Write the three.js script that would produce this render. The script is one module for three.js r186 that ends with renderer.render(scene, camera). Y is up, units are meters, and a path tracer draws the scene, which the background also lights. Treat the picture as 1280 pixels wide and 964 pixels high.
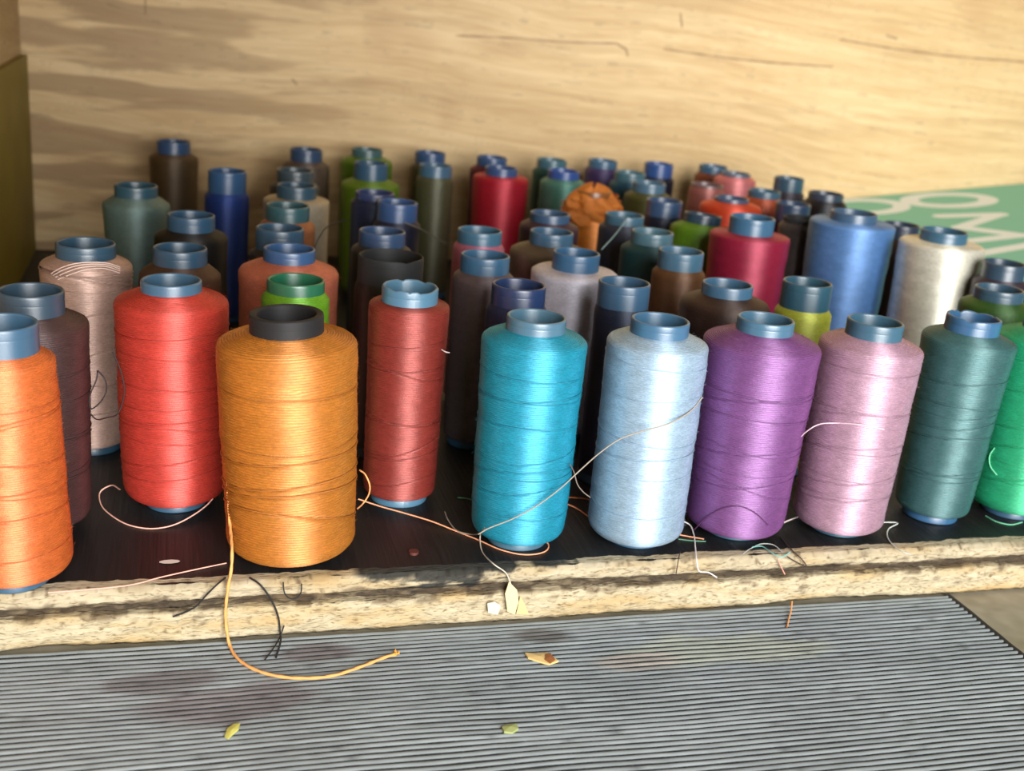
import * as THREE from 'three';
import { mergeGeometries } from 'three/addons/utils/BufferGeometryUtils.js';
import { RectAreaLightUniformsLib } from 'three/addons/lights/RectAreaLightUniformsLib.js';

// ---------------------------------------------------------------- camera, light, exposure
const scene = new THREE.Scene();
const D2R = Math.PI / 180;
const FPX = 1470, PITCH = 18.13 * D2R, ROLL = 4.963 * D2R, YAW = 16.62 * D2R, CAMH = 0.2245;
const CAM = new THREE.Vector3(0, CAMH, 0);
const camAxes = (() => {
  // level camera axes turned by the yaw, then pitched and rolled; the shelf front runs along x
  const right = new THREE.Vector3(Math.cos(YAW), 0, Math.sin(YAW)), back = new THREE.Vector3(-Math.sin(YAW), 0, Math.cos(YAW));
  const up = new THREE.Vector3(0, 1, 0);
  const F = back.clone().multiplyScalar(-Math.cos(PITCH)).addScaledVector(up, -Math.sin(PITCH));
  const U = up.clone().multiplyScalar(Math.cos(PITCH)).addScaledVector(back, -Math.sin(PITCH));
  const c = Math.cos(ROLL), s = Math.sin(ROLL);
  return { F, R: right.clone().multiplyScalar(c).addScaledVector(U, s), U: U.clone().multiplyScalar(c).addScaledVector(right, -s) };
})();
const camera = new THREE.PerspectiveCamera(2 * Math.atan(482 / FPX) / D2R, 1280 / 964, 0.01, 30);
camera.position.copy(CAM);
camera.up.copy(camAxes.U);
camera.lookAt(CAM.clone().add(camAxes.F));
camera.focus = 0.475;
camera.userData.fStop = 12;
scene.add(camera);

const renderer = new THREE.WebGLRenderer({ antialias: true });
renderer.toneMapping = THREE.LinearToneMapping;
renderer.toneMappingExposure = 1.0;
renderer.shadowMap.enabled = true;
scene.background = new THREE.Color(0.75, 0.87, 1.0);

// daylight through the window opening behind the camera (opening built with the room below)
RectAreaLightUniformsLib.init();
const WIN = { x: 0.31, y: 0.6, z: 1.35, w: 1.08, h: 1.5 };
const daylight = new THREE.RectAreaLight(new THREE.Color(1.0, 0.985, 0.96), 20.5, WIN.w, WIN.h);
daylight.position.set(WIN.x, WIN.y, WIN.z - 0.02);
daylight.lookAt(WIN.x, WIN.y, -3);
scene.add(daylight);

// ---------------------------------------------------------------- helpers
const mm = 0.001;
function rng(seed) { let a = seed >>> 0; return () => { a = (a + 0x6D2B79F5) >>> 0; let t = Math.imul(a ^ (a >>> 15), 1 | a); t = (t + Math.imul(t ^ (t >>> 7), 61 | t)) ^ t; return ((t ^ (t >>> 14)) >>> 0) / 4294967296; }; }
const hash = (x, y, s) => { let h = Math.imul(x | 0, 374761393) ^ Math.imul(y | 0, 668265263) ^ Math.imul(s | 0, 2246822519); h = Math.imul(h ^ (h >>> 13), 1274126177); return ((h ^ (h >>> 16)) >>> 0) / 4294967296; };
const sm = (t) => t * t * (3 - 2 * t);
function vnoise(x, y, s = 0, wx = 0, wy = 0) {
  const xi = Math.floor(x), yi = Math.floor(y), fx = sm(x - xi), fy = sm(y - yi);
  const W = (v, w) => w ? ((v % w) + w) % w : v;
  const a = hash(W(xi, wx), W(yi, wy), s), b = hash(W(xi + 1, wx), W(yi, wy), s), c = hash(W(xi, wx), W(yi + 1, wy), s), d = hash(W(xi + 1, wx), W(yi + 1, wy), s);
  return a + (b - a) * fx + (c - a) * fy + (a - b - c + d) * fx * fy;
}
function fbm(x, y, s = 0, o = 4) { let v = 0, a = 0.5, t = 0; for (let i = 0; i < o; i++) { v += a * vnoise(x, y, s + i * 17); t += a; a *= 0.5; x *= 2.03; y *= 2.03; } return v / t; }
const clamp = (v, a = 0, b = 1) => Math.min(b, Math.max(a, v));
const lerp = (a, b, t) => a + (b - a) * t;
const step = (a, b, v) => sm(clamp((v - a) / (b - a)));
const rgb = (r, g, b) => new THREE.Color().setRGB(r / 255, g / 255, b / 255, THREE.SRGBColorSpace);

// a photo pixel gives a ray; the thing it touches gives the distance
function ray(px, py) { return camAxes.F.clone().addScaledVector(camAxes.R, (px - 640) / FPX).addScaledVector(camAxes.U, -(py - 482) / FPX); }
const onY = (px, py, y) => { const d = ray(px, py); return CAM.clone().addScaledVector(d, (y - CAM.y) / d.y); };
const onZ = (px, py, z) => { const d = ray(px, py); return CAM.clone().addScaledVector(d, (z - CAM.z) / d.z); };
const onRound = (px, py, c, r) => { // upright cylinder of radius r about c, near side
  const d = ray(px, py), a = d.x * d.x + d.z * d.z, ox = CAM.x - c.x, oz = CAM.z - c.z, b = ox * d.x + oz * d.z, q = b * b - a * (ox * ox + oz * oz - r * r);
  return CAM.clone().addScaledVector(d, q > 0 ? (-b - Math.sqrt(q)) / a : -b / a);
};

const taken = {};
function numbered(n) { const k = taken[n] = (taken[n] ?? -1) + 1; return k ? `${n}_${String(k).padStart(3, '0')}` : n; }
function shadows(o) { o.castShadow = true; o.receiveShadow = true; return o; }
function tag(o, label, category, group, kind) { if (label) o.userData.label = label; if (category) o.userData.category = category; if (group) o.userData.group = group; if (kind) o.userData.kind = kind; return o; }
function base(name, label, category, group) { const g = new THREE.Group(); g.name = numbered(name); scene.add(g); return tag(g, label, category, group); }
function part(name, geo, mat, parent, label) { const m = shadows(new THREE.Mesh(geo, mat)); m.name = name; parent.add(m); if (label) m.userData.label = label; return m; }
function thing(name, geo, mat, label, category, group) { const m = shadows(new THREE.Mesh(geo, mat)); m.name = numbered(name); scene.add(m); return tag(m, label, category, group); }
function structure(name, geo, mat, label) { const m = shadows(new THREE.Mesh(geo, mat)); m.name = numbered(name); scene.add(m); m.userData.kind = 'structure'; if (label) m.userData.label = label; return m; }
function box(x0, x1, y0, y1, z0, z1) { const g = new THREE.BoxGeometry(x1 - x0, y1 - y0, z1 - z0); g.translate((x0 + x1) / 2, (y0 + y1) / 2, (z0 + z1) / 2); return boxUV(g); }
function boxUV(g) { // uv in metres, by the way each face points
  const p = g.attributes.position, n = g.attributes.normal, uv = g.attributes.uv;
  for (let i = 0; i < p.count; i++) {
    const ax = Math.abs(n.getX(i)), ay = Math.abs(n.getY(i)), az = Math.abs(n.getZ(i));
    if (az >= ax && az >= ay) uv.setXY(i, p.getX(i), p.getY(i)); else if (ax >= ay) uv.setXY(i, p.getZ(i), p.getY(i)); else uv.setXY(i, p.getX(i), p.getZ(i));
  }
  return g;
}
function grid(nu, nv, f, uvf) { // surface from f(i/nu, j/nv) -> [x, y, z]
  const pos = [], uv = [], idx = [];
  for (let j = 0; j <= nv; j++) for (let i = 0; i <= nu; i++) { const q = f(i / nu, j / nv); pos.push(...q); uv.push(...(uvf ? uvf(i / nu, j / nv, q) : [q[0], q[2]])); }
  for (let j = 0; j < nv; j++) for (let i = 0; i < nu; i++) { const a = j * (nu + 1) + i, b = a + 1, c = a + nu + 1, d = c + 1; idx.push(a, b, d, a, d, c); }
  const g = new THREE.BufferGeometry(); g.setAttribute('position', new THREE.Float32BufferAttribute(pos, 3)); g.setAttribute('uv', new THREE.Float32BufferAttribute(uv, 2)); g.setIndex(idx); g.computeVertexNormals(); return g;
}
function tube(points, r, seg = 60, sides = 5, closed = false) {
  const pts = points.map((p) => p.isVector3 ? p : new THREE.Vector3(...p));
  return new THREE.TubeGeometry(new THREE.CatmullRomCurve3(pts, closed, 'centripetal'), seg, r, sides, closed);
}
function dataTex(w, h, f, { srgb = false, repeat = [1, 1], wrap = THREE.RepeatWrapping } = {}) {
  const d = new Uint8Array(w * h * 4);
  for (let y = 0; y < h; y++) for (let x = 0; x < w; x++) { const c = f(x, y), k = (y * w + x) * 4; if (c.length) { d[k] = clamp(c[0], 0, 255); d[k + 1] = clamp(c[1], 0, 255); d[k + 2] = clamp(c[2], 0, 255); } else d[k] = d[k + 1] = d[k + 2] = clamp(c, 0, 255); d[k + 3] = 255; }
  const t = new THREE.DataTexture(d, w, h, THREE.RGBAFormat); t.wrapS = t.wrapT = wrap; t.magFilter = THREE.LinearFilter; t.minFilter = THREE.LinearMipmapLinearFilter; t.generateMipmaps = true;
  if (srgb) t.colorSpace = THREE.SRGBColorSpace; t.repeat.set(...repeat); t.needsUpdate = true; return t;
}

// ---------------------------------------------------------------- textures and materials
// plywood of the back panel: 1.2 m x 0.6 m, long wavy grain, pores, a few scratches
const PLY_W = 1.2, PLY_H = 0.6;
const wallPx = (L) => L.map(([x, y]) => { const p = onZ(x, y, -1.0059); return [p.x, p.y]; });
const scratches = [[[570, 45], [640, 48], [700, 53], [770, 55], [782, 62], [784, 70]], [[830, 62], [900, 72], [950, 78], [1040, 84]], [[1050, 50], [1120, 62], [1180, 70], [1280, 78]], [[181, 0], [181, 18]], [[1108, 45], [1120, 49]], [[365, 100], [370, 106]], [[850, 18], [852, 34]]].map(wallPx);
function segDist(x, y, L) { let m = 9; for (let i = 0; i + 1 < L.length; i++) { const [ax, ay] = L[i], [bx, by] = L[i + 1], dx = bx - ax, dy = by - ay, t = clamp(((x - ax) * dx + (y - ay) * dy) / (dx * dx + dy * dy)); m = Math.min(m, Math.hypot(x - ax - t * dx, y - ay - t * dy)); } return m; }
function plyAt(x, y) {
  const warp = (fbm(x * 3, y * 5, 5, 3) - 0.5) * 0.06, yy = y + warp + x * 0.05;
  const broad = fbm(x * 4, yy * 22, 11, 4), fine = fbm(x * 14, yy * 240, 21, 3), pore = vnoise(x * 60, yy * 900, 31);
  let scr = 0; for (const L of scratches) scr = Math.max(scr, (1 - clamp(segDist(x, y, L) / 0.0011)) * (0.45 + 0.55 * vnoise(x * 120, y * 120, 71)));
  const knot = Math.max(0, fbm(x * 11, y * 16, 41, 3) - 0.64) * 3;
  return { broad, fine, pore, scr, knot };
}
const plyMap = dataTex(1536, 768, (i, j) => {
  const x = i / 1536 * PLY_W - 0.15, y = j / 768 * PLY_H, q = plyAt(x, y);
  const t = 0.34 * q.broad + 0.46 * q.fine + 0.20 * q.pore;
  const k = clamp((t - 0.28) / 0.42);
  let c = [lerp(182, 208, k), lerp(150, 181, k), lerp(103, 135, k)];
  c = c.map((v, n) => lerp(v, [140, 98, 58][n], clamp(q.knot * 0.5)));
  const streak = fbm(x * 9 + 40, (y + q.broad * 0.02) * 70, 61, 4), here = step(0.24, -0.06, x) * 0.17 + step(0.62, 0.9, x) * 0.04; // brown weathering streaks along the grain, made heavier at left as painted shade
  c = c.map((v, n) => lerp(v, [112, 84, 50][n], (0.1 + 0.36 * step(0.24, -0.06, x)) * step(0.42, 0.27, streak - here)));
  c = c.map((v, n) => lerp(v, [84, 58, 34][n], clamp(q.scr * 0.9)));
  if (q.pore > 0.86) c = c.map((v) => v * 0.9);
  return c;
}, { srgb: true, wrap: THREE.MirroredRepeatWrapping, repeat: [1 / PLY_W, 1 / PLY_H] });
plyMap.offset.set(0.15 / PLY_W, 0);
const plyBump = dataTex(1024, 512, (i, j) => { const q = plyAt(i / 1024 * PLY_W - 0.15, j / 512 * PLY_H); return 150 + 60 * (q.fine - 0.5) + 30 * (q.pore - 0.5) - 120 * q.scr; }, { wrap: THREE.MirroredRepeatWrapping, repeat: [1 / PLY_W, 1 / PLY_H] });
plyBump.offset.set(0.15 / PLY_W, 0);
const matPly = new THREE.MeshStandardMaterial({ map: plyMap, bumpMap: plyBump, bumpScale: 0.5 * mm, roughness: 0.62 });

// thread: 30 mm tile, fibre tone and rows of thread
const toneMap = dataTex(512, 512, (i, j) => {
  const a = vnoise(i / 512 * 24, j / 512 * 150, 3, 24, 150), b = vnoise(i / 512 * 90, j / 512 * 256, 7, 90, 256), c = vnoise(i / 512 * 6, j / 512 * 12, 9, 6, 12);
  return 255 * clamp(0.80 + 0.13 * (a - 0.3) + 0.13 * (b - 0.3) + 0.06 * c);
}, { srgb: true, repeat: [1 / 0.03, 1 / 0.03] });
const threadBump = dataTex(512, 512, (i, j) => {
  const u = i / 512, v = j / 512, m = Math.sin((v * 5 + 0.4 * Math.sin(u * 6.283)) * 6.283) > 0 ? 1 : -1;
  const w = Math.sin((v * 42 + m * u + 0.25 * vnoise(u * 8, v * 20, 5, 8, 20)) * 6.283);
  return 128 + 70 * w + 60 * (vnoise(u * 128, v * 200, 8, 128, 200) - 0.5);
}, { repeat: [1 / 0.03, 1 / 0.03] });
const fibreBump = dataTex(512, 512, (i, j) => 128 + 120 * (vnoise(i / 512 * 100, j / 512 * 220, 18, 100, 220) - 0.5) + 50 * (vnoise(i / 512 * 250, j / 512 * 256, 19, 250, 256) - 0.5), { repeat: [1 / 0.03, 1 / 0.03] });
const yarnMats = {};
function yarnMat(c, ridged) {
  const k = c.join() + ridged;
  return yarnMats[k] ??= new THREE.MeshPhysicalMaterial({ color: rgb(...c).multiplyScalar(0.92), map: toneMap, bumpMap: ridged ? fibreBump : threadBump, bumpScale: ridged ? 0.08 * mm : 0.16 * mm, roughness: 0.57, metalness: 0.44, ior: 2.3, specularIntensity: 1, specularColor: rgb(...c.map((v) => lerp(v, 255, 0.8))), anisotropy: 0.8, anisotropyRotation: Math.PI / 2 });
}
const tubeMats = {};
function tubeMat(c) { return tubeMats[c.join()] ??= new THREE.MeshPhysicalMaterial({ color: rgb(...c.map((v) => lerp(v, (c[0] + c[1] + c[2]) / 3, 0.08))).multiplyScalar(0.6), roughness: Math.max(...c) < 70 ? 0.7 : 0.38, ior: Math.max(...c) < 70 ? 1.45 : 1.8, specularIntensity: 1.0, anisotropy: 0.6, anisotropyRotation: Math.PI / 2, bumpMap: fibreBump, bumpScale: 0.015 * mm }); }

// ---------------------------------------------------------------- room
const SHELF = { front: -0.4213, back: -1.0059, x0: -0.128, x1: 1.25, thick: 0.025 };
const matPlaster = new THREE.MeshStandardMaterial({ color: rgb(104, 98, 90), roughness: 0.9 });
const matFloor = new THREE.MeshStandardMaterial({ color: rgb(74, 68, 62), roughness: 0.85 });
const ROOM = { x0: -1.7, x1: 2.4, y0: -0.78, y1: 2.3, z0: SHELF.back, z1: WIN.z };
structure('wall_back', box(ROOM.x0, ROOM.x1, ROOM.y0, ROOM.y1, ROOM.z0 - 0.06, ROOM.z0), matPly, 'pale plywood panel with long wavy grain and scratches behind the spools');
structure('wall_left', box(ROOM.x0 - 0.1, ROOM.x0, ROOM.y0, ROOM.y1, ROOM.z0 - 0.06, ROOM.z1 + 0.1), matPlaster);
structure('wall_right', box(ROOM.x1, ROOM.x1 + 0.1, ROOM.y0, ROOM.y1, ROOM.z0 - 0.06, ROOM.z1 + 0.1), matPlaster);
{
  const z0 = ROOM.z1, z1 = ROOM.z1 + 0.1, l = WIN.x - WIN.w / 2, r = WIN.x + WIN.w / 2, b = WIN.y - WIN.h / 2, t = WIN.y + WIN.h / 2;
  structure('wall_front', mergeGeometries([box(ROOM.x0, l, ROOM.y0, ROOM.y1, z0, z1), box(r, ROOM.x1, ROOM.y0, ROOM.y1, z0, z1), box(l, r, ROOM.y0, b, z0, z1), box(l, r, t, ROOM.y1, z0, z1)]), matPlaster);
}
structure('floor', box(ROOM.x0 - 0.1, ROOM.x1 + 0.1, ROOM.y0 - 0.1, ROOM.y0, ROOM.z0 - 0.06, ROOM.z1 + 0.1), matFloor);
structure('ceiling', box(ROOM.x0 - 0.1, ROOM.x1 + 0.1, ROOM.y1, ROOM.y1 + 0.1, ROOM.z0 - 0.06, ROOM.z1 + 0.1), matPlaster);

// ---------------------------------------------------------------- table, cloth, shelf board
const TABLE_Y = -0.0263;
{
  const tMap = dataTex(512, 512, (i, j) => { const n = fbm(i / 40, j / 40, 81, 4), s = fbm(i / 9, j / 9, 82, 2); return [150 + 46 * (n - 0.5) + 24 * (s - 0.5), 142 + 46 * (n - 0.5) + 24 * (s - 0.5), 122 + 50 * (n - 0.5) + 24 * (s - 0.5)]; }, { srgb: true, repeat: [3, 3] });
  const m = new THREE.MeshStandardMaterial({ map: tMap, roughness: 0.6 });
  const g = base('work_table', 'grey beige table top showing past the hemmed edge of the ribbed sheet', 'table');
  part('tabletop', box(-0.62, 1.36, TABLE_Y - 0.03, TABLE_Y, -1.0, 0.3), m, g);
  for (const [x, z] of [[-0.56, -0.94], [1.3, -0.94], [-0.56, 0.24], [1.3, 0.24]]) part('leg', box(x - 0.025, x + 0.025, ROOM.y0, TABLE_Y - 0.03, z - 0.025, z + 0.025), m, g);
}
{ // woven ribbed sheet: dark backing, light ribs lying side by side, dark hem
  const X0 = -0.5, X1 = 0.349, Z0 = -0.4205, Z1 = 0.12, PITCH_R = 0.00305;
  const sway = (x, z) => 5 * mm * (fbm(x * 5 + 3, z * 9, 107, 3) - 0.5) * 2;
  const wave = (x, z) => 0.55 * mm * (fbm(x * 14, z * 14, 91, 3) - 0.5) * 2;
  const g = base('ribbed_sheet', 'grey ribbed woven plastic sheet spread over the table before the board', 'sheet');
  const sheetMap = dataTex(256, 256, (i, j) => { const n = vnoise(i / 256 * 64, j / 256 * 64, 5, 64, 64); return [72 + 24 * n, 77 + 24 * n, 80 + 24 * n]; }, { srgb: true, repeat: [20, 20] });
  const backing = new THREE.MeshStandardMaterial({ map: sheetMap, roughness: 0.8 });
  part('backing', grid(60, 40, (u, v) => [lerp(X0, X1, u), -0.02575 + wave(lerp(X0, X1, u), lerp(Z0, Z1, v)) * 0.15, lerp(Z0, Z1, v)]), backing, g);
  // ribs
  const n = Math.floor((Z1 - Z0) / PITCH_R), pos = [], col = [], nrm = [], idx = [], SX = 220, PR = [[-0.92, 0.02], [-0.62, 0.62], [0, 1], [0.62, 0.62], [0.92, 0.02]];
  const stains = [[onY(300, 880, -0.025), 0.03, 0.012, [118, 112, 114]], [onY(200, 850, -0.025), 0.02, 0.008, [106, 102, 103]], [onY(400, 815, -0.025), 0.015, 0.006, [112, 104, 106]], [onY(900, 810, -0.025), 0.05, 0.012, [162, 168, 152]], [onY(800, 825, -0.025), 0.02, 0.006, [158, 148, 140]], [onY(675, 795, -0.025), 0.012, 0.006, [96, 92, 88]]];
  for (let k = 0; k < n; k++) {
    const zc = Z0 + (k + 0.5) * PITCH_R, near = zc > -0.2 ? 2 : 1, sx = near === 2 ? 90 : SX, b0 = pos.length / 3, ph = hash(k, 3, 9);
    for (let i = 0; i <= sx; i++) {
      const x = lerp(X0, X1, i / sx);
      const zz = zc + sway(x, zc) * clamp((zc - Z0) / 0.012) + 0.5 * mm * (fbm(x * 16, zc * 60, 95, 3) - 0.5) * 2 + 0.25 * mm * (vnoise(x * 160, k, 96) - 0.5), yy = -0.0256 + wave(x, zc) * 0.5 + 0.3 * mm;
      const wide = 0.38 * PITCH_R * (0.9 + 0.16 * vnoise(x * 60, k * 3, 97)), high = 0.6 * mm * (0.85 + 0.3 * vnoise(x * 60, k * 7, 98));
      const tone = 0.9 + 0.10 * (vnoise(x * 300, k * 5, 99) - 0.5) + 0.14 * (fbm(x * 30, zc * 30, 100, 3) - 0.5) + 0.10 * (ph - 0.5) - (vnoise(x * 500, k, 101) > 0.96 ? 0.16 : 0);
      let c = [146 * tone, 155 * tone, 157 * tone];
      for (const [p, rx, rz, sc] of stains) { const d = Math.hypot((x - p.x) / rx, (zc - p.z) / rz) + 0.9 * (fbm(x * 60, zc * 60, 103, 3) - 0.5); const w = 0.75 * step(1.15, 0.7, d); c = c.map((v, q) => lerp(v, sc[q] * tone, w)); }
      const cc = rgb(...c);
      for (const [a, h] of PR) { pos.push(x, yy + high * h, zz + wide * a); col.push(cc.r, cc.g, cc.b); }
    }
    for (let i = 0; i < sx; i++) for (let q = 0; q < 4; q++) { const a = b0 + i * 5 + q, b = a + 5; idx.push(a, a + 1, b, b, a + 1, b + 1); }
  }
  const rg = new THREE.BufferGeometry(); rg.setAttribute('position', new THREE.Float32BufferAttribute(pos, 3)); rg.setAttribute('color', new THREE.Float32BufferAttribute(col, 3)); rg.setIndex(idx); rg.computeVertexNormals();
  const ribs = part('ribs', rg, new THREE.MeshStandardMaterial({ vertexColors: true, roughness: 0.55, side: THREE.DoubleSide }), g, 'fine pale grey ribs of the weave');
  ribs.userData.kind = 'stuff';
  part('hem', grid(4, 160, (u, v) => { const z = lerp(Z0, Z1, v); return [X1 - 2.0 * mm + 3.6 * mm * u + 0.4 * mm * (vnoise(z * 200, 1, 7) - 0.5), -0.0256 + 1.35 * mm * Math.sin(u * Math.PI), z]; }), new THREE.MeshStandardMaterial({ color: rgb(40, 38, 36), roughness: 0.8, side: THREE.DoubleSide }), g, 'dark hem along the side of the sheet');
}
const matWoodFlake = new THREE.MeshStandardMaterial({ color: rgb(226, 212, 170), roughness: 0.8, side: THREE.DoubleSide });
{ // shelf board: black painted top, raw splintered plies along the front
  const g = base('shelf_board', 'thick black painted board with raw splintered wooden front edge under the spools', 'board');
  const blackMap = dataTex(1024, 512, (i, j) => { const n = fbm(i / 3.2, j / 60, 111, 3), d = vnoise(i / 2.3, j / 2.3, 113); const v = 20 + 16 * (n - 0.5) + (d > 0.93 ? 22 : 0) + 12 * (fbm(i / 90, j / 90, 115, 3) - 0.5); return [v, v, v * 1.04]; }, { srgb: true, repeat: [3, 5] });
  const blackBump = dataTex(1024, 512, (i, j) => 128 + 150 * (fbm(i / 3.2, j / 90, 111, 3) - 0.5), { repeat: [3, 5] });
  const matBlack = new THREE.MeshStandardMaterial({ map: blackMap, bumpMap: blackBump, bumpScale: 0.35 * mm, roughness: 0.52 });
  const paintEdge = (x) => SHELF.front - 0.0030 + 0.0022 * (fbm(x * 45, 3, 121, 4) - 0.5) * 2 + 0.0012 * (fbm(x * 250, 5, 122, 2) - 0.5) * 2;
  part('painted_top', grid(700, 6, (u, v) => { const x = lerp(SHELF.x0, SHELF.x1, u), e = paintEdge(x); const z = v < 0.5 ? lerp(SHELF.back, -0.46, v * 2) : lerp(-0.46, e, v * 2 - 1); return [x, v > 0.99 ? -0.0006 : 0, z]; }), matBlack, g, 'worn black paint over ridged wood grain');
  part('core', box(SHELF.x0, SHELF.x1, -SHELF.thick, -0.0006, SHELF.back + 0.0005, -0.436), matBlack, g);
  const edgeMap = dataTex(1024, 256, (i, j) => {
    const n = fbm(i / 22, j / 4, 131, 4), f = fbm(i / 6, j / 2.2, 133, 3), s = vnoise(i / 4, j / 3, 135), b = fbm(i / 70, j / 30, 137, 3);
    const k = clamp(0.55 * n + 0.45 * f); let c = [lerp(186, 248, k), lerp(174, 240, k), lerp(146, 220, k)];
    c = c.map((v, q) => lerp(v, [212, 180, 124][q], clamp((b - 0.5) * 2.0)));
    if (s > 0.9) c = c.map((v) => v * 0.86);
    c = c.map((v, q) => lerp(v, [128, 112, 88][q], clamp((0.4 - f) * 3.2)));
    return c;
  }, { srgb: true, repeat: [1 / 0.4, 1 / 0.05] });
  const edgeBump = dataTex(1024, 256, (i, j) => 128 + 120 * (fbm(i / 22, j / 4, 131, 4) - 0.5) + 160 * (fbm(i / 6, j / 2.2, 133, 3) - 0.5), { repeat: [1 / 0.4, 1 / 0.05] });
  const mk = (tint) => new THREE.MeshStandardMaterial({ map: edgeMap, bumpMap: edgeBump, bumpScale: 0.55 * mm, roughness: 0.85, vertexColors: true, color: rgb(...tint) });
  const plies = [ // top, bottom, recess, roughness of the face, tint, label
    [-0.0004, -0.0074, 0.0004, 1.0, [196, 190, 178], 'pale splintered upper ply with flakes of dark paint'],
    [-0.0074, -0.0113, -0.0016, 1.3, [116, 106, 92], 'rough brown ply set back between the pale ones'],
    [-0.0113, -0.025, 0.0008, 0.9, [204, 198, 184], 'pale weathered lower ply'],
  ];
  plies.forEach(([y1, y0, out, rough, tint, label], k) => {
    const prof = []; prof.push(['t', 0]); for (let q = 0; q <= 9; q++) prof.push(['f', q / 9]); prof.push(['b', 1]);
    const NU = 1100, pos = [], uv = [], col = [], idx = [];
    for (let i = 0; i <= NU; i++) {
      const x = lerp(SHELF.x0, SHELF.x1, i / NU);
      const topW = k === 0 ? 0 : 0.5 * mm * (fbm(x * 60, k, 141, 3) - 0.5) * 2, botW = k === 2 ? 1.3 * mm * Math.max(0, fbm(x * 22, 7, 143, 3) - 0.52) * 4 : 0.5 * mm * (fbm(x * 60, k + 1, 141, 3) - 0.5) * 2;
      prof.forEach(([w, t]) => {
        const y = lerp(y1 + topW, y0 + botW, t), edge = 1.0 * mm * (Math.pow(Math.abs(t * 2 - 1), 5));
        let z = SHELF.front - 0.0008 + out + rough * (2.2 * mm * (fbm(x * 70, y * 420, 145 + k, 4) - 0.5) + 1.6 * mm * (fbm(x * 330, y * 1500, 149 + k, 2) - 0.5)) - edge;
        if (k === 0) z -= 0.0022 * step(0.35, 0, t) * (0.3 + fbm(x * 60, 4, 151, 3));
        if (w !== 'f') z = -0.437;
        pos.push(x, y, z); uv.push(x, y + z * 0.6);
        // flakes and smears of the dark paint that ran over the upper edge
        const patch = Math.exp(-Math.pow((x - 0.1) / 0.036, 4)) * 1.05 + Math.exp(-Math.pow((x - 0.155) / 0.02, 2)) * 0.45 - (k === 1 ? 0.35 : k === 2 ? 1.2 : 0) + 0.22 * step(0.2, 0, t);
        const pm = k === 2 ? 0 : step(0.58, 0.72, patch * 0.62 + 0.75 * (fbm(x * 130, y * 700, 155, 4) - 0.2) * (patch > 0.02 ? 1 : 0.55) - 0.25 * t);
        const a = rgb(78, 84, 92), c = [lerp(1, a.r, pm), lerp(1, a.g, pm), lerp(1, a.b, pm)];
        // crumbly brown dirt lodged along the seam between the plies
        const seam = Math.exp(-Math.pow((y + 0.0094) / 0.0036, 2)), dirt = 0.75 * step(0.50, 0.66, fbm(x * 170, y * 620, 157, 4) * 0.75 + 0.28 * seam), db = rgb(112, 92, 66);
        c[0] *= lerp(1, db.r, dirt); c[1] *= lerp(1, db.g, dirt); c[2] *= lerp(1, db.b, dirt);
        col.push(...c);
      });
    }
    const M = prof.length;
    for (let i = 0; i < NU; i++) for (let q = 0; q < M - 1; q++) { const a = i * M + q, b = a + M; idx.push(a, a + 1, b, b, a + 1, b + 1); }
    const pg = new THREE.BufferGeometry(); pg.setAttribute('position', new THREE.Float32BufferAttribute(pos, 3)); pg.setAttribute('uv', new THREE.Float32BufferAttribute(uv, 2)); pg.setAttribute('color', new THREE.Float32BufferAttribute(col, 3)); pg.setIndex(idx); pg.computeVertexNormals();
    part('ply_layer', pg, mk(tint), g, label);
  });
  // splinters standing off the front edge and a nail
  const nail = onY(517, 692, 0), ng = new THREE.CylinderGeometry(2.1 * mm, 2.1 * mm, 1.2 * mm, 14); ng.translate(nail.x, 0.0006, nail.z);
  part('nail_head', ng, new THREE.MeshStandardMaterial({ color: rgb(96, 52, 44), roughness: 0.6, metalness: 0.4 }), g, 'rusty nail head');
  const chip = onY(212, 703, 0), cg = new THREE.CircleGeometry(3.2 * mm, 9); cg.rotateX(-Math.PI / 2); cg.scale(1.3, 1, 0.55); cg.translate(chip.x, 0.0003, chip.z);
  part('bare_patch', cg, new THREE.MeshStandardMaterial({ color: rgb(214, 206, 196), roughness: 0.5 }), g, 'pale chip where the black paint is gone');
}
// side panel of the shelf and the olive panel standing against it
thing('added_shade_board', box(-0.1165, 0.25, 0.241, 0.66, -0.212, -0.2), matPly, 'unseen plywood board added above the spools to shade the left of the back wall', 'board');  // board added out of view to cast soft shade on the wall at left
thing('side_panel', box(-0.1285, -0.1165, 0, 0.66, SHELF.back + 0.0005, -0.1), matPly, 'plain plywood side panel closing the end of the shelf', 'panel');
{
  const om = dataTex(256, 256, (i, j) => { const n = fbm(i / 40, j / 40, 161, 4); return [134 + 24 * (n - 0.5), 118 + 24 * (n - 0.5), 22 + 12 * (n - 0.5)]; }, { srgb: true, repeat: [4, 4] });
  const g = box(-0.1163, -0.1118, 0.0002, 0.153, SHELF.back + 0.001, -0.62);
  thing('olive_panel', g, new THREE.MeshStandardMaterial({ map: om, roughness: 0.55 }), 'olive yellow board standing against the side panel of the shelf', 'panel');
}
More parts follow.
